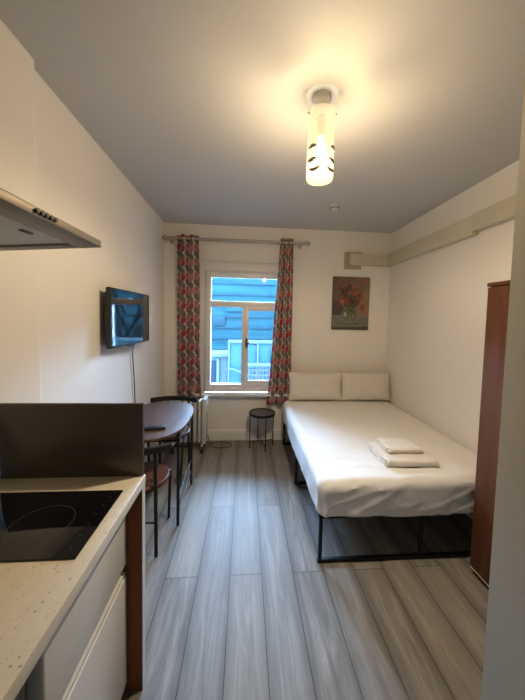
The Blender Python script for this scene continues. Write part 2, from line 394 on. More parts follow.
link('trunk',bm,M['bark'],TR)

# ---------------------------------------------------------------- curtains and rod
RZ,RY=2.485,YB-.08
R=thing('curtain_rod','long satin metal curtain rod above the window','curtain rod',(-.1,RY,RZ))
link('rod',ntube([(-.95,RY,RZ),(.735,RY,RZ)],.016,n=14),M['chrome'],R)
for s,x in ((-1,-.95),(1,.735)):
    bm=bmesh.new(); bmesh.ops.create_uvsphere(bm,u_segments=18,v_segments=12,radius=.030,matrix=Matrix.Translation((x+s*.012,RY,RZ))); lathe_=None
    tube(bm,[(x-s*.012,RY,RZ),(x-s*.004,RY,RZ)],.018,14); link('finial',bm,M['chrome'],R)
for x in (-.90,.66):
    bm=bmesh.new(); tube(bm,[(x,YB-.001,RZ-.03),(x,YB-.012,RZ-.03)],.022,16); tube(bm,[(x,YB-.01,RZ-.03),(x,RY,RZ-.03),(x,RY,RZ-.013)],.006,8); link('bracket',bm,M['chrome'],R)
def curtain(xt0,xt1,xb0,xb1,z0,z1,nf,ph,u0,label):
    bm=bmesh.new(); uvl=bm.loops.layers.uv.new('UVMap'); NX,NZ=150,46; flat=.46; vs=[]
    for j in range(NZ+1):
        tz=j/NZ; z=z0+(z1-z0)*tz; w=tz**.8
        x0=xb0+(xt0-xb0)*w; x1=xb1+(xt1-xb1)*w; row=[]
        for i in range(NX+1):
            s=i/NX
            amp=(.036 if xt0<0 else .026)+.008*math.sin(3*s+2*tz)
            y=RY+amp*math.sin(2*PI*nf*s+ph+.35*math.sin(4*tz))+.006*math.sin(17*s+5*tz)
            x=x0+(x1-x0)*(s+.30/nf/2/PI*2*math.sin(4*PI*nf*s+2*ph)*.5)+.004*math.sin(9*tz+8*s)
            zz=z+ (.012*math.sin(2*PI*nf*s+ph+1) if j==0 else 0)
            row.append(bm.verts.new((x,y,zz)))
        vs.append(row)
    for j in range(NZ):
        for i in range(NX):
            f=bm.faces.new((vs[j][i],vs[j][i+1],vs[j+1][i+1],vs[j+1][i]))
            for lp,(a,b) in zip(f.loops,((i,j),(i+1,j),(i+1,j+1),(i,j+1))): lp[uvl].uv=(u0+a/NX*flat,z0+(z1-z0)*b/NZ)
    me=bpy.data.meshes.new('curtain'); bm.to_mesh(me); bm.free(); me.materials.append(M['curtain'])
    for p in me.polygons: p.use_smooth=True
    o=bpy.data.objects.new('curtain',me); C.objects.link(o); so=o.modifiers.new('Solidify','SOLIDIFY'); so.thickness=.0025
    return tag(o,label,'curtain','leaf print curtains on the rod')
curtain(-.828,-.572,-.820,-.530,.555,2.525,2.5,.4,0,'leaf-patterned red, pink and grey curtain hanging left of the window, above the heater')
curtain(.415,.565,.285,.590,.49,2.535,2.4,2.2,.31,'leaf-patterned red, pink and grey curtain hanging right of the window, beside the bed')

# ---------------------------------------------------------------- lamp, alarm
LX,LY=.365,1.49
T=thing('pendant_lamp','lit pendant lamp with frosted cylinder shade hanging from the ceiling','lamp',(LX,LY,H))
link('ceiling_rose',nlathe([(0,0),(.045,0),(.045,-.022),(.042,-.03),(.014,-.042),(0,-.042)],(LX,LY,H)),M['shadecap'],T)
link('cord',ntube([(LX,LY,H-.04),(LX,LY,2.575)],.003,n=8),M['shadecap'],T)
zt,zb,rs=2.600,2.270,.068
bm=nlathe([(rs,zt-2),(rs+.0005,zb+.012-2),(rs-.003,zb-2),(rs-.005,zb+.001-2),(rs-.003,zb+.012-2),(rs-.003,zt-2),(rs,zt-2)],(LX,LY,2.0),56); sh=link('lamp_shade',bm,M['shade'],T)
bm=bmesh.new()
lathe(bm,[(0,.0),(.02,.0),(.021,-.02),(.019,-.028),(.018,-.10),(0,-.10)],(LX,LY,2.585),32); 
for k in range(3):
    a=k*2*PI/3+.4; tube(bm,[(LX+.018*math.cos(a),LY+.018*math.sin(a),2.575),(LX+.064*math.cos(a),LY+.064*math.sin(a),2.585)],.0022,6)
link('lamp_holder',bm,M['shadecap'],T)
for k,(a0) in enumerate((.35,2.9)):
    bm=bmesh.new(); bmesh.ops.create_uvsphere(bm,u_segments=10,v_segments=8,radius=.006,matrix=Matrix.Translation((LX+(rs+.003)*math.cos(a0),LY-(rs+.003)*abs(math.sin(a0)),zt-.018))); link('shade_screw',bm,M['chrome'],T)
# grey crescent decorations on the shade
def crescent(a0,a1,zc,hh,bow):
    bm=bmesh.new(); N=18; up=[];lo=[]
    for i in range(N+1):
        s=i/N; a=a0+(a1-a0)*s; q=math.sin(PI*s)*hh; zz=zc+bow*(2*s-1)**2
        for lst,zq in ((up,zz+q/2+.0006),(lo,zz-q/2-.0006)): lst.append(bm.verts.new((LX+(rs+.0022)*math.cos(a),LY+(rs+.0022)*math.sin(a),zq)))
    for i in range(N): bm.faces.new((lo[i],lo[i+1],up[i+1],up[i]))
    o=link('shade_decoration',bm,M['ring'],sh); so=o.modifiers.new('s','SOLIDIFY'); so.thickness=.0012
for a0,a1,zc in ((-2.85,-2.0,2.41),(-1.1,-.25,2.41),(-2.9,-1.95,2.345),(-1.2,-.25,2.345)): crescent(a0,a1,zc,.020,.006 if zc<2.38 else -.008)
crescent(-2.75,-1.75,2.295,.016,.016); crescent(-1.4,-.4,2.295,.016,.016)
bm=bmesh.new(); lathe(bm,[(0,.042),(.013,.042),(.014,.026),(.026,.005),(.031,-.018),(.026,-.038),(.013,-.05),(0,-.053)],(LX,LY,2.43),28)
link('bulb',bm,M['bulb'],T)
ld=bpy.data.lights.new('bulb_light','POINT'); ld.energy=24; ld.color=(1,.83,.60); ld.shadow_soft_size=.03
lo=bpy.data.objects.new('bulb_light',ld); C.objects.link(lo); lo.location=(LX,LY,2.343)
# the bulb hangs cap-up: most of its light goes down and sideways
sd=bpy.data.lights.new('bulb_light','SPOT'); sd.energy=36; sd.color=ld.color; sd.shadow_soft_size=.03; sd.spot_size=math.radians(180); sd.spot_blend=.35
so_=bpy.data.objects.new('bulb_light',sd); C.objects.link(so_); so_.location=(LX,LY,2.343)
A=thing('smoke_alarm','small round white smoke alarm on the ceiling','smoke alarm',(.857,2.845,H))
link('base',nlathe([(0,0),(.052,0),(.052,-.010),(.046,-.012),(0,-.012)],(.857,2.845,H)),M['white'],A)
link('cover',nlathe([(0,-.0125),(.045,-.0125),(.042,-.034),(.028,-.044),(0,-.044)],(.857,2.845,H)),M['white'],A)
bm=bmesh.new()
for k in range(14):
    a=2*PI*k/14; box(bm,-.005,.005,-.003,.003,-.007,.007); 
    vs=bm.verts[-8:] if False else list(bm.verts)[-8:]
    bmesh.ops.transform(bm,verts=vs,matrix=Matrix.Translation((.857,2.845,H-.025))@Matrix.Rotation(a,4,'Z')@Matrix.Translation((0,.0435,0)))
link('vent_slot',bm,M['blackp'],A)

# ---------------------------------------------------------------- trunking and picture
K=thing('cable_trunking','cream boxed cable trunking running along the right wall and round the corner','trunking',(1.8,3.5,2.3))
link('wall_plate',nbox(1.236,1.46,YB-.012,YB,2.205,2.42,.004),plain('olive_plate',(.42,.38,.25),.5),K)
link('end_cap',nbox(1.29,1.43,YB-.068,YB-.012,2.252,2.395,.006),M['trunk'],K)
link('trunking_run',nbox(1.43,XR,YB-.058,YB,2.258,2.385,.004),M['trunk'],K)
link('trunking_run',nbox(XR-.062,XR,2.20,YB-.058,2.262,2.415,.004),M['trunk'],K)
link('corner_cap',nbox(XR-.068,XR,YB-.10,YB-.03,2.258,2.40,.006),M['trunk'],K)
link('trunking_run',nbox(XR-.064,XR,.705,2.20,2.285,2.423,.004),M['trunk'],K)
link('joint_cover',nbox(XR-.0665,XR,1.93,2.01,2.283,2.426,.003),M['trunk'],K)

px0,px1,pz0,pz1=1.098,1.578,1.438,2.108
PP=thing('picture','unframed canvas picture of red tulips in a round glass vase','picture',((px0+px1)/2,YB-.02,pz0))
def pcol(u,v):
    # generic still life: bunch of red-orange tulips in a round glass vase on a pale table
    import math as m
    n=noise.noise(Vector((u*9,v*9,0)))*.5; n2=noise.noise(Vector((u*30,v*30,3)))
    base=[.13+.10*u+.03*n,.085+.055*u+.02*n,.06+.03*u]
    if u>.6 and v<.75: base=[c+a for c,a in zip(base,(.06,.03,.015))]
    if u<.3 and v<.55: base=[.075,.05,.055]
    if v<.27: base=[.17+.03*n,.155+.03*n,.13+.02*n]
    if v<.035+.03*u: base=[.07,.045,.04]
    if .25<v<.27: base=[.24,.2,.17]
    dx,dy=(u-.48)/.235,(v-.275)/.155
    d=dx*dx+dy*dy
    if v<.13 and abs(u-.45)<.3 and v>.10: base=[.09,.08,.065]
    if d<1:
        base=[q*.7+a for q,a in zip(base,(.07,.075,.055))]
        st=math.sin(u*95+9*n+(.48-u)*(v-.3)*60)
        if st>.35 and dy>-.8: base=[.07+.05*n,.11+.06*n,.035]
        if dy>.15 and n2>-.1: base=[.06,.09,.035]
        if d>.86 and n2>-.25: base=[.27,.26,.20]
        if (dx+.55)**2*2+(dy-.1)**2<.07: base=[.40,.38,.31]
    if (u-.48)**2/.09+(v-.62)**2/.045<1+.5*n:
        if n2>.0: base=[.06,.085,.035]
        else: base=[.09,.05,.035]
    for (fx,fy,r,c) in FL:
        e=((u-fx)/r)**2+((v-fy)/(r*1.05))**2
        if e<1+.5*n2: 
            pt=math.sin(math.atan2(v-fy,u-fx)*3+fx*40)
            base=[q*(.85+.25*pt+.5*n2) for q in c]
    return base
fr=random.Random(11); FL=[]
cl=[(.30,.05,.035),(.17,.022,.03),(.36,.13,.06),(.11,.014,.022),(.27,.09,.06),(.20,.05,.065)]
for i in range(44):
    a=fr.uniform(0,2*PI); q=fr.uniform(.1,1)**.6; FL.append((.48+.30*q*math.cos(a),.64+.19*q*math.sin(a),fr.uniform(.026,.048),cl[i%6]))
FL+= [(.44,.84,.035,(.16,.02,.03)),(.19,.78,.035,(.2,.03,.05)),(.82,.42,.065,(.25,.09,.05)),(.27,.52,.06,(.42,.13,.06))]
bm=nbox(px0,px1,YB-.022,YB-.001,pz0,pz1,.002); link('canvas_edge',bm,plain('canvas_edge',(.10,.08,.06),.8),PP)
bm=bmesh.new(); cl_=bm.loops.layers.color.new('Paint'); NU,NV=84,108
gv=[[bm.verts.new((px0+.002+(px1-px0-.004)*i/NU,YB-.0235,pz0+.002+(pz1-pz0-.004)*j/NV)) for i in range(NU+1)] for j in range(NV+1)]
for j in range(NV):
    for i in range(NU):
        f=bm.faces.new((gv[j][i],gv[j][i+1],gv[j+1][i+1],gv[j+1][i])); c=pcol((i+.5)/NU,(j+.5)/NV)
        for lp in f.loops: lp[cl_]=(*[max(0,min(1,q))**(1/2.2) for q in c],1)
t=NT('tulip_painting'); at=t.node('ShaderNodeVertexColor'); at.layer_name='Paint'; t.set(at.outputs[0],.6)
link('painting',bm,t.m,PP,smooth=False)

# ---------------------------------------------------------------- television
tw,th,ta=.71,.42,.037; tx,ty,tz=-.910,2.022,1.537
TV=thing('television','black flat television mounted on the left wall','television',(tx,ty+tw/2,tz))
Mt=Matrix.Translation((tx,ty,tz))@Matrix.Rotation(-ta,4,'Z')
bm=bmesh.new(); box(bm,-.030,0,0,tw,-th/2,th/2,.004); bm.transform(Mt); link('bezel',bm,M['blackp'],TV)
bm=nbox(0,.0012,.011,tw-.011,-th/2+.016,th/2-.011); bm.transform(Mt); link('screen',bm,M['screen'],TV,smooth=False)
bm=nbox(-.046,-.029,.012,tw-.012,-th/2+.02,th/2-.03,.008); bm.transform(Mt); link('back_cover',bm,M['blackp'],TV)
bm=nbox(-.034,.004,tw/2-.04,tw/2+.04,-th/2-.009,-th/2+.002,.002); bm.transform(Mt); link('sensor_strip',bm,M['blackp'],TV)
bm=bmesh.new(); box(bm,XL+.001,XL+.012,ty+.25,ty+.39,tz-.10,tz+.10,.002); box(bm,XL+.01,-.948,ty+.30,ty+.36,tz-.05,tz+.05,.003); link('wall_bracket',bm,M['black'],TV)
o=link('television_cable',ntube([(-.93,2.52,1.36),(-.96,2.56,1.31),(XL+.006,2.60,1.22),(XL+.004,2.64,1.0),(XL+.004,2.66,.8),(XL+.004,2.70,.55),(XL+.004,2.72,.3)],.0035,n=6),M['blackp']); tag(o,'thin dark cable hanging down the left wall below the television','cable')
o=link('aerial_cable',ntube([(-.93,2.49,1.36),(-.96,2.52,1.29),(XL+.006,2.55,1.18),(XL+.004,2.60,.9),(XL+.004,2.66,.6),(XL+.004,2.68,.3)],.0025,n=6),M['whitegrey']); tag(o,'thin pale cable on the left wall beside the dark television cable','cable')

# ---------------------------------------------------------------- table and chairs
T=thing('dining_table','dark brown oval dining table with black metal frame by the left wall','table',(-.70,2.33,0))
def rrpoly(x0,x1,y0,y1,e,n=64):
    pts=[]; cx,cy,a,b=(x0+x1)/2,(y0+y1)/2,(x1-x0)/2,(y1-y0)/2
    for k in range(n):
        th_=2*PI*k/n; c,s=math.cos(th_),math.sin(th_)
        pts.append((cx+a*math.copysign(abs(c)**(2/e),c),cy+b*math.copysign(abs(s)**(2/e),s)))
    return pts
bm=bmesh.new(); prism(bm,rrpoly(-.97,-.425,1.885,2.765,2.6),.728,.75,.004); link('tabletop',bm,M['tablewood'],T)
r_=.010
for x,y in ((-.475,2.11),(-.475,2.64),(-.92,2.11),(-.92,2.64)):
    link('leg',ntube([(x,y,0),(x,y,.728)],.011,n=10),M['black'],T)
bm=bmesh.new()
for z in (.645,):
    tube(bm,[(-.475,2.11,z),(-.475,2.64,z)],.008); tube(bm,[(-.92,2.11,z),(-.92,2.64,z)],.008); tube(bm,[(-.475,2.11,z),(-.92,2.11,z)],.008); tube(bm,[(-.475,2.64,z),(-.92,2.64,z)],.008)
box(bm,-.94,-.46,2.10,2.12,.706,.727,.002); box(bm,-.94,-.46,2.63,2.65,.706,.727,.002)
link('table_frame',bm,M['black'],T)
for x in (-.475,-.92):
    for z in (.235,.13): link('crossbar',ntube([(x,2.11,z),(x,2.64,z)],.005,n=8),M['black'],T)
def chair(cx,cy,sg,label):
    # sg=+1 faces +y (towards the table); cy = seat centre
    c=thing('dining_chair',label,'chair',(cx,cy,0),'round seat chairs at the oval table')
    P=lambda x,y,z:(cx+x,cy+sg*y,z)
    bm=bmesh.new(); lathe(bm,[(0,0),(.180,0),(.188,.006),(.186,.020),(.178,.026),(.15,.022),(0,.018)],(cx,cy,.432),48); link('seat',bm,M['seatwood'],c)
    bm=bmesh.new(); tube(bm,[(cx+.172*math.cos(a*PI/12),cy+.172*math.sin(a*PI/12),.424) for a in range(24)],.008,8,closed=True); link('seat_frame',bm,M['black'],c)
    for s in (-1,1):
        link('leg',ntube([P(s*.150,-.165,0),P(s*.143,-.150,.42),P(s*.140,-.160,.70)],.0115,n=10),M['black'],c)
        link('leg',ntube([P(s*.135,.205,0),P(s*.155,.165,.40),P(s*.152,.10,.428)],.0105,n=10),M['black'],c)
        link('back_post',ntube([P(s*.075,-.158,.43),P(s*.072,-.185,.70)],.007,n=8),M['black'],c)
    bm=bmesh.new(); pts=[]
    for k in range(17):
        u=-1+2*k/16; pts.append(P(u*.225,-.205+.085*abs(u)**2.2,.712))
    for off in (-.012,0,.012): tube(bm,[(x,y,z+off) for x,y,z in pts],.0125,10)
    link('backrest',bm,M['black'],c)
    link('stretcher',ntube([P(-.147,-.155,.22),P(.147,-.155,.22)],.006,n=8),M['black'],c)
    return c
chair(-.700,1.995,1,'round-seated brown and black chair nearest the kitchen worktop')
chair(-.705,2.800,-1,'round-seated black metal chair at the window end of the table')
Rm=thing('remote_control','black remote control lying on the dining table','remote control',(-.6,2.1,.75))
bm=nbox(-.72,-.555,2.02,2.07,.7505,.773,.006); bm.transform(Matrix.Translation((-.62,2.07,0))@Matrix.Rotation(.12,4,'Z')@Matrix.Translation((.62,-2.05,0))); link('casing',bm,M['blackp'],Rm)
bm=bmesh.new()
for i in range(7):
    for j in range(3): box(bm,-.70+i*.018,-.69+i*.018,2.029+j*.012,2.037+j*.012,.773,.7742)
bm.transform(Matrix.Translation((-.62,2.07,0))@Matrix.Rotation(.12,4,'Z')@Matrix.Translation((.62,-2.05,0))); link('button_pad',bm,M['black'],Rm)

# ---------------------------------------------------------------- heater
Hh=thing('oil_heater','white finned oil-filled heater standing under the left curtain','heater',(-.63,3.35,0))
for i in range(7):
    x=-.835+i*.052; bm=nbox(x,x+.036,3.275,3.425,.11,.60,.016,3); link('fin',bm,M['whitegrey'],Hh)
bm=nbox(-.478,-.425,3.265,3.435,.10,.625,.014,3); link('control_box',bm,M['whitegrey'],Hh)
bm=bmesh.new(); link('dial',ntube([(-.426,3.35,.53),(-.412,3.35,.53)],.022,n=18),M['whitegrey'],Hh); link('dial',ntube([(-.426,3.35,.45),(-.412,3.35,.45)],.018,n=18),M['whitegrey'],Hh); bm.free()
for x in (-.80,-.47):
    bm=bmesh.new(); box(bm,x-.012,x+.012,3.245,3.455,.075,.105,.004); f=link('foot_bar',bm,M['whitegrey'],Hh)
    for y in (3.26,3.44): link('castor',ntube([(x-.013,y,.038),(x+.013,y,.038)],.038,n=18),M['blackp'],Hh)
pts=[(-.43,3.40,.16),(-.40,3.44,.05),(-.385,3.45,.006)]
for k in range(1,22):
    a=PI-.3-k*2*PI/20; pts.append((-.265+.125*math.cos(a)*(1 if k<20 else 1.02),3.46+.085*math.sin(a),.006+.004*(k>18)))
o=link('power_cable',ntube(pts,.0048,n=8),M['cable']); tag(o,'brown power cable coiled in a loop on the floor beside the heater','cable')

# ---------------------------------------------------------------- stool
sx,sy,sr=.222,3.415,.155
S=thing('stool','small round black metal stool under the window beside the bed','stool',(sx,sy,0))
link('seat',nlathe([(0,.405),(sr-.006,.405),(sr-.006,.420),(0,.420)],(sx,sy,0)),M['stoolwood'],S)
link('rim',nlathe([(sr-.006,.400),(sr+.002,.400),(sr+.002,.427),(sr-.006,.427),(sr-.006,.400)],(sx,sy,0)),M['black'],S)
la=[math.radians(q) for q in (-75,15,105,195)]
for a in la: link('leg',ntube([(sx+(sr-.006)*math.cos(a),sy+(sr-.006)*math.sin(a),0),(sx+(sr-.006)*math.cos(a),sy+(sr-.006)*math.sin(a),.405)],.006,n=8),M['black'],S)
for a in la[:2]: link('stretcher',ntube([(sx+sr*.96*math.cos(a),sy+sr*.96*math.sin(a),.07),(sx-sr*.96*math.cos(a),sy-sr*.96*math.sin(a),.07)],.005,n=8),M['black'],S)

# ---------------------------------------------------------------- bed
Bf=thing('metal_bed','black metal bed frame with rectangular tube legs','bed',(1.17,2.6,0))
def bar(bm,a,b,w=.013): tube(bm,[a,b],w,4)
hz=.31
for y in (1.733,2.615,3.46):
    for x in (.505,1.177,1.80): link('leg',ntube([(x,y,.01),(x,y,hz)],.013,n=6),M['black'],Bf)
    link('foot_rail',nbox(.49,1.815,y-.012,y+.012,0,.025,.002),M['black'],Bf)
for x in (.505,1.177,1.80): link('side_rail',nbox(x-.014,x+.014,1.72,3.475,hz-.012,hz+.016,.002),M['black'],Bf)
for y in (1.733,3.46): link('end_rail',nbox(.491,1.814,y-.013,y+.013,hz-.012,hz+.016,.002),M['black'],Bf)
for i in range(8): link('slat',nbox(.515,1.79,1.87+i*.20,1.92+i*.20,hz-.008,hz+.014,.002),M['black'],Bf)
link('brace',ntube([(.505,2.6,.014),(.78,2.28,.014),(1.17,2.15,.014)],.009,n=8),M['black'],Bf)
Mx=link('mattress',nbox(.515,1.80,1.725,3.485,.328,.525,.05,4),M['sheet']); tag(Mx,'white mattress under the cover on the black bed frame','mattress')
# cover
bm=bmesh.new(); x0,x1,y0,y1,zt_=.478,1.832,1.683,3.50,.562; r=.062; drop=.235; NX,NY=110,140
ex=PI/2*r+drop-r
def cov(s,t_):
    # parameters in the flattened sheet
    cxp=min(max(s,x0+r),x1-r); cyp=min(max(t_,y0+r),y1-r); dx,dy=s-cxp,t_-cyp
    Lc=max(abs(dx),abs(dy)); 
    if Lc<1e-9: x,y,z,dd=s,t_,zt_,0; ux=uy=0
    else:
        d=math.hypot(dx,dy); ux,uy=dx/d,dy/d
        if Lc<r*PI/2: an=Lc/r; off=r*math.sin(an); z=zt_-r*(1-math.cos(an))
        else: off=r; z=zt_-r-(Lc-r*PI/2)
        x,y=cxp+ux*off,cyp+uy*off
    if Lc>r*PI/2:   # hanging folds
        k=min(1,(Lc-r*PI/2)/.12); w=.0035*k*math.sin(13*(s+t_)+3*math.sin(5*(s-t_)))+.005*k*noise.noise(Vector((s*9,t_*9,2)))
        x+=ux*(w-.004*k) ; y+=uy*(w-.004*k)
        z+=.006*k*math.sin(5*s+4*t_)
    q=Vector((s*2.2,t_*1.6,0)); z+=.010*noise.noise(q)+.0045*noise.noise(q*3.3)+.0018*noise.noise(q*9)
    # soft creases near the foot and along the left edge
    cr=abs(noise.noise(Vector((s*3.4+t_*.9,t_*6.5,4)))); z+=.006*max(0,.25-cr)*4*(.35+.65*max(0,min(1,(2.6-t_)/.7)))-.004
    if Lc>r: cr2=abs(noise.noise(Vector((s*4+Lc*9,t_*4+Lc*9,8)))); x+=ux*.006*max(0,.2-cr2)*5; y+=uy*.006*max(0,.2-cr2)*5
    if x>x1-.0: x=min(x,XR-.004)
    return (x,y,z)
S0,S1,T0,T1=x0+r-ex,x1-r+ex,y0+r-ex,y1-r+ex
vv=[[bm.verts.new(cov(S0+(S1-S0)*i/NX,T0+(T1-T0)*j/NY)) for i in range(NX+1)] for j in range(NY+1)]
for j in range(NY):
    for i in range(NX): bm.faces.new((vv[j][i],vv[j][i+1],vv[j+1][i+1],vv[j+1][i]))
o=link('bed_cover',bm,M['sheet']); so=o.modifiers.new('s','SOLIDIFY'); so.thickness=.005; so.offset=-1
for p in o.data.polygons: p.use_smooth=True
tag(o,'white cotton bed cover draped over the mattress','bed cover')
def pillow(cx,w,h,label,tilt,rz=0):
    bm=bmesh.new(); N=36
    for side in (1,-1):
        g=[]
        for j in range(N+1):
            row=[]
            for i in range(N+1):
                u=-1+2*i/N; v=-1+2*j/N
                th_=.068*((1-abs(u)**3.2)*(1-abs(v)**3.2))**.55+.004
                pin=1-.05*(abs(u)**4*(1-v*v)*0+ (1-abs(v)**2)*abs(u)**6*.6)
                y=side*th_+.006*noise.noise(Vector((u*3+cx*5,v*3,side)))
                row.append(bm.verts.new((u*w/2*(1-.03*(1-v*v)*abs(u)),y,(v*h/2)*(1-.05*(1-u*u)*abs(v)))))
            g.append(row)
        for j in range(N):
            for i in range(N): bm.faces.new((g[j][i],g[j][i+1],g[j+1][i+1],g[j+1][i]))
    bmesh.ops.remove_doubles(bm,verts=bm.verts,dist=.0001)
    # close rim
    be=[e for e in bm.edges if e.is_boundary]
    bmesh.ops.bridge_loops(bm,edges=be)
    bm.transform(Matrix.Translation((cx,3.425,.563+h/2*math.cos(tilt)+.008))@Matrix.Rotation(rz,4,'Z')@Matrix.Rotation(-tilt,4,'X'))
    o=link('pillow',bm,M['pillow']); 
    for p in o.data.polygons: p.use_smooth=True
    return tag(o,label,'pillow','white pillows at the head of the bed')
pillow(.868,.66,.345,'white pillow leaning at the bed head nearest the window curtain',.13)
pillow(1.505,.625,.345,'white pillow leaning at the bed head in the room corner',.13,0)

# towels
def towel(x0,x1,y0,y1,z0,th_,layers,rz,label):
    root=thing('folded_towel',label,'towel',((x0+x1)/2,(y0+y1)/2,z0),'folded towels on the bed')
    cx,cy=(x0+x1)/2,(y0+y1)/2
    Rm_=Matrix.Translation((cx,cy,0))@Matrix.Rotation(rz,4,'Z')@Matrix.Translation((-cx,-cy,0))
    bm=bmesh.new(); NXX,NS=40,44
    # folded cloth: closed rounded profile swept along x, sagging a little
    rings=[]
    for i in range(NXX+1):
        s=i/NXX; x=x0+(x1-x0)*s; ring=[]
        e=min(1,min(s,1-s)/.05); hh=th_*(.72+.28*e**.5)
        for k in range(NS):
            a=2*PI*k/NS; c_,s_=math.cos(a),math.sin(a)
            y=cy+(y1-y0)/2*math.copysign(abs(c_)**.28,c_); z=z0+hh/2+hh/2*math.copysign(abs(s_)**.5,s_)
            q=Vector((x*9,y*9,z*20)); z+=(.007*noise.noise(q) if s_>0 else 0); y+=.005*noise.noise(q*1.7)
            ring.append(bm.verts.new((x+.004*noise.noise(q*2)*(i in(0,NXX)),y,z)))
        rings.append(ring)
    for a,b in zip(rings,rings[1:]):
        for k in range(NS): bm.faces.new((a[k],a[(k+1)%NS],b[(k+1)%NS],b[k]))
    bm.faces.new(rings[0][::-1]); bm.faces.new(rings[-1]); bm.transform(Rm_)
    link('towel_body',bm,M['towel'],root)
    # folded-over layers showing as rolled edges on the left side
    for L_ in range(layers):
        zz=z0+th_*(L_+.5)/layers; bm=bmesh.new(); N2=20
        tube(bm,[(x0-.004+.003*math.sin(k),y0+.02+(y1-y0-.04)*k/N2,zz+.003*math.sin(k*.9)) for k in range(N2+1)],th_/layers*.47,8); bm.transform(Rm_)
        link('towel_fold',bm,M['towel'],root)
    return root
towel(.985,1.350,1.825,2.15,.562,.050,3,-.03,'larger cream folded towel lying directly on the bed cover')
towel(1.045,1.300,1.925,2.14,.612,.034,2,-.03,'smaller cream folded towel on top of the larger towel')

# ---------------------------------------------------------------- wardrobe
Wd=thing('wardrobe','tall brown walnut wardrobe against the right wall by the bed foot','wardrobe',(1.64,1.2,0))
wx,wy0,wy1=1.428,.80,1.612
link('carcass',nbox(wx+.02,XR-.006,wy0,wy1,.055,1.775,.002),M['walnut'],Wd)
link('top_panel',nbox(wx-.003,XR-.006,wy0-.005,wy1+.004,1.775,1.797,.002),M['walnut'],Wd)
for a,b in ((wy0+.002,1.205),(1.208,wy1-.001)):
    dd=link('door',nbox(wx,wx+.018,a,b,.048,1.770,.0015),M['walnut'],Wd)
    yh=b-.04 if a<1 else a+.04
    bm=bmesh.new(); tube(bm,[(wx+.001,yh,.95),(wx-.022,yh,.95),(wx-.022,yh,1.08),(wx+.001,yh,1.08)],.005,8); link('handle',bm,M['chrome'],dd)
    o=link('door_edging',nbox(wx-.001,wx+.018,a,b,.042,.048),M['trunk'],dd); o['label']='pale bottom edging strip'
link('plinth',nbox(wx+.035,XR-.01,wy0+.01,wy1-.01,0,.055),M['blackp'],Wd)
link('hinge_clip',nbox(wx-.001,wx+.006,wy1+.001,wy1+.008,1.755,1.768),M['paper'],Wd)

# ---------------------------------------------------------------- kitchen
o=struct; CF=-.396; CT=.91
Wt=link('worktop',nbox(XN+.001,CF,-.35,1.181,.872,CT,.003),M['worktop']); tag(Wt,'cream speckled kitchen worktop with the hob set in it','worktop')
SB=link('splash_board',nbox(-.945,-.402,1.165,1.181,CT,1.207,.0015),M['splash']); tag(SB,'dark grey-brown upright splash board at the end of the worktop','splashback')
E_=thing('end_panel','red-brown wooden end panel with pale front edge under the worktop','panel',(-.65,1.155,0))
link('board',nbox(XN+.002,-.400,1.146,1.176,0,.871,.0005),M['endwood'],E_)
oo=link('edging',nbox(-.400,-.3975,1.1455,1.1765,0,.871),M['whitegrey'],E_); oo['label']='pale front edging strip'
# fridge
Fr=thing('undercounter_fridge','white two-door undercounter fridge beneath the hob','fridge',(-.65,.90,0))
fx0,fx1=XN+.03,-.457; fy0,fy1=.664,1.140
link('body',nbox(fx0,fx1-.045,fy0+.003,fy1-.003,.03,.845,.004),M['white'],Fr)
dt=link('door',nbox(fx1-.042,fx1,fy0,fy1,.565,.850,.008,3),M['white'],Fr); 
db=link('door',nbox(fx1-.042,fx1,fy0,fy1,.055,.520,.008,3),M['white'],Fr)
link('handle',nbox(fx1-.030,fx1-.012,fy0+.004,fy1-.004,.535,.5645,.002),M['whitegrey'],dt); link('handle',nbox(fx1-.030,fx1-.004,fy0+.004,fy1-.004,.5205,.534,.002),M['whitegrey'],db)
oo=link('badge',nbox(fx1,fx1+.0008,.93,.985,.795,.806),plain('grey_badge_print',(.16,.16,.18),.4),dt); oo['label']='small grey badge'
for x in (fx0+.05,fx1-.09):
    for y in (fy0+.05,fy1-.05): link('foot',ntube([(x,y,0),(x,y,.031)],.018,n=12),M['blackp'],Fr)
# next base unit
Cb=thing('base_cabinet','dark blue-grey base cabinet beside the fridge at the near end','cabinet',(-.65,.15,0))
link('body',nbox(XN+.01,-.50,-.33,.60,.10,.868,.002),M['darkgap'],Cb)
for a,b in ((-.328,.134),(.138,.598)):
    dd=link('door',nbox(-.499,-.481,a,b,.105,.865,.002),M['darkgap'],Cb); bm=bmesh.new(); tube(bm,[(-.482,b-.05,.66),(-.455,b-.05,.66),(-.455,b-.05,.80),(-.482,b-.05,.80)],.005,8); link('handle',bm,M['chrome'],dd)
link('plinth',nbox(XN+.01,-.53,-.33,.60,0,.10),M['darkgap'],Cb)
# hob
Hb=thing('ceramic_hob','black two-ring ceramic hob set into the worktop','hob',(-.69,.915,CT))
link('glass_top',nbox(-.945,-.438,.762,1.066,CT-.001,CT+.005,.002),M['hob'],Hb)
def ring(cx,cy,r,w=.0012):
    bm=bmesh.new(); lathe(bm,[(r-w,.005),(r-w,.0054),(r+w,.0054),(r+w,.005)],(cx,cy,CT),64); return bm
for cx,cy,r in ((-.612,.897,.086),(-.835,.915,.072)): link('cooking_zone',ring(cx,cy,r),M['hobring'],Hb)
for i in range(6): link('touch_control',nlathe([(0,.0056),(.0025,.0056),(.0025,.005)],(-.470,.80+i*.045,CT),12),M['hobring'],Hb)
# hood
Hd=thing('cooker_hood','brushed steel cooker hood on the left wall above the hob','cooker hood',(-.72,.745,1.8))
hx0,hx1,hy0,hy1,hz0=XN+.001,-.498,.445,1.047,1.790
bm=bmesh.new()
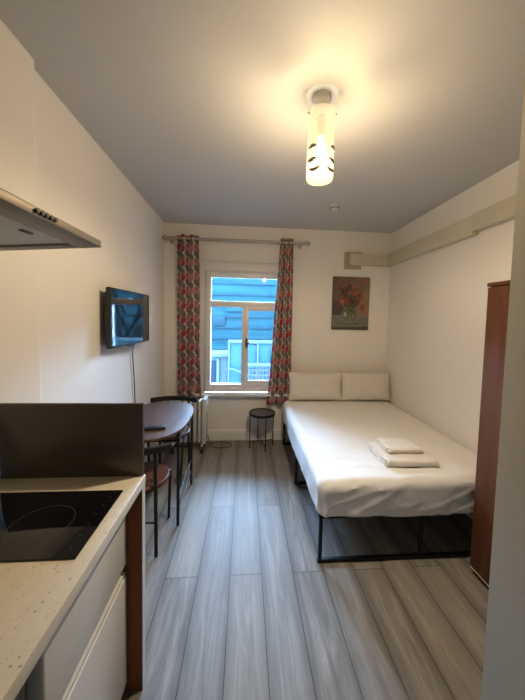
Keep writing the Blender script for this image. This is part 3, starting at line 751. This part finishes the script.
# rim: four bars leaving the underside open for the filter panel
box(bm,hx1-.075,hx1,hy0,hy1,hz0,hz0+.022,.002); box(bm,hx0,hx0+.04,hy0,hy1,hz0,hz0+.022,.002); box(bm,hx0+.04,hx1-.075,hy0,hy0+.045,hz0,hz0+.022,.002); box(bm,hx0+.04,hx1-.075,hy1-.045,hy1,hz0,hz0+.022,.002)
link('rim',bm,M['steel'],Hd)
link('filter',nbox(hx0+.04,hx1-.075,hy0+.045,hy1-.045,hz0+.006,hz0+.02),M['filter'],Hd)
for y in (.62,.87): link('filter_latch',nbox(hx1-.125,hx1-.112,y-.02,y+.02,hz0+.003,hz0+.0065,.001),M['blackp'],Hd)
bm=bmesh.new(); a=[(hx0,hy0,hz0+.022),(hx1,hy0,hz0+.022),(hx1,hy1,hz0+.022),(hx0,hy1,hz0+.022)]; b=[(hx0,.60,hz0+.05),(-.70,.60,hz0+.05),(-.70,.89,hz0+.05),(hx0,.89,hz0+.05)]
va=[bm.verts.new(q) for q in a]; vb=[bm.verts.new(q) for q in b]; bm.faces.new(va[::-1]); bm.faces.new(vb)
for i in range(4): j=(i+1)%4; bm.faces.new((va[i],va[j],vb[j],vb[i]))
link('canopy',bm,M['steel'],Hd,smooth=False)
link('chimney',nbox(hx0,-.72,.62,.87,hz0+.02,H-.002,.002),M['steel'],Hd)
for i in range(5):
    y=.735+i*.0165; link('button',ntube([(hx1-.001,y,hz0+.011),(hx1+.007,y,hz0+.011)],.0055,n=12),M['blackp'],Hd)

for o_ in list(Hd.children):
    if o_.name.startswith('chimney'): continue
    pv=Vector((hx1,0,hz0))-Hd.location
    o_.data.transform(Matrix.Translation(pv)@Matrix.Rotation(-.075,4,'Y')@Matrix.Translation(-pv))

# ---------------------------------------------------------------- sky and daylight
w=bpy.data.worlds.new('sky'); sc.world=w; w.use_nodes=True; nt=w.node_tree; bg=nt.nodes['Background']
tc=nt.nodes.new('ShaderNodeTexCoord'); sp=nt.nodes.new('ShaderNodeSeparateXYZ'); nt.links.new(tc.outputs['Generated'],sp.inputs[0])
rp=nt.nodes.new('ShaderNodeValToRGB'); nt.links.new(sp.outputs[2],rp.inputs[0]); 
e_=rp.color_ramp.elements
while len(e_)<4: e_.new(.5)
for k_,(p_,c_) in zip(e_,[(0,(.28,.44,.70,1)),(.50,(.30,.46,.72,1)),(.70,(.38,.58,.92,1)),(1,(.36,.56,.92,1))]): k_.position=p_; k_.color=c_
nt.links.new(rp.outputs[0],bg.inputs[0]); bg.inputs[1].default_value=112
pl=bpy.data.lights.new('window_portal','AREA'); pl.shape='RECTANGLE'; pl.size=1.0; pl.size_y=1.52
po=bpy.data.objects.new('window_portal',pl); C.objects.link(po); po.location=(0,YB+.12,1.37); po.rotation_euler=(-PI/2,0,0)
pl.cycles.is_portal=True

# ---------------------------------------------------------------- camera (position and lens solved from the room's straight lines)
yaw,pit,rol=.0772,.0574,.0226; f_,cx_,cy_=287.632,267.25,334.816
fw=Vector((math.sin(yaw)*math.cos(pit),math.cos(yaw)*math.cos(pit),-math.sin(pit))); rt=Vector((math.cos(yaw),-math.sin(yaw),0)); up=rt.cross(fw)
r2=rt*math.cos(rol)+up*math.sin(rol); u2=-rt*math.sin(rol)+up*math.cos(rol)
cam=bpy.data.cameras.new('camera'); co=bpy.data.objects.new('camera',cam); C.objects.link(co)
m=Matrix((r2,u2,-fw)).transposed().to_4x4(); m.translation=(0,0,1.56); co.matrix_world=m
cam.sensor_fit='HORIZONTAL'; cam.sensor_width=36; cam.lens=f_/525*36; cam.shift_x=-(cx_-262.5)/525; cam.shift_y=(cy_-350)/525; cam.clip_start=.02
sc.camera=co
vs=sc.view_settings; vs.view_transform='Standard'; vs.look='None'; vs.gamma=1; vs.use_curve_mapping=False; vs.exposure=.76
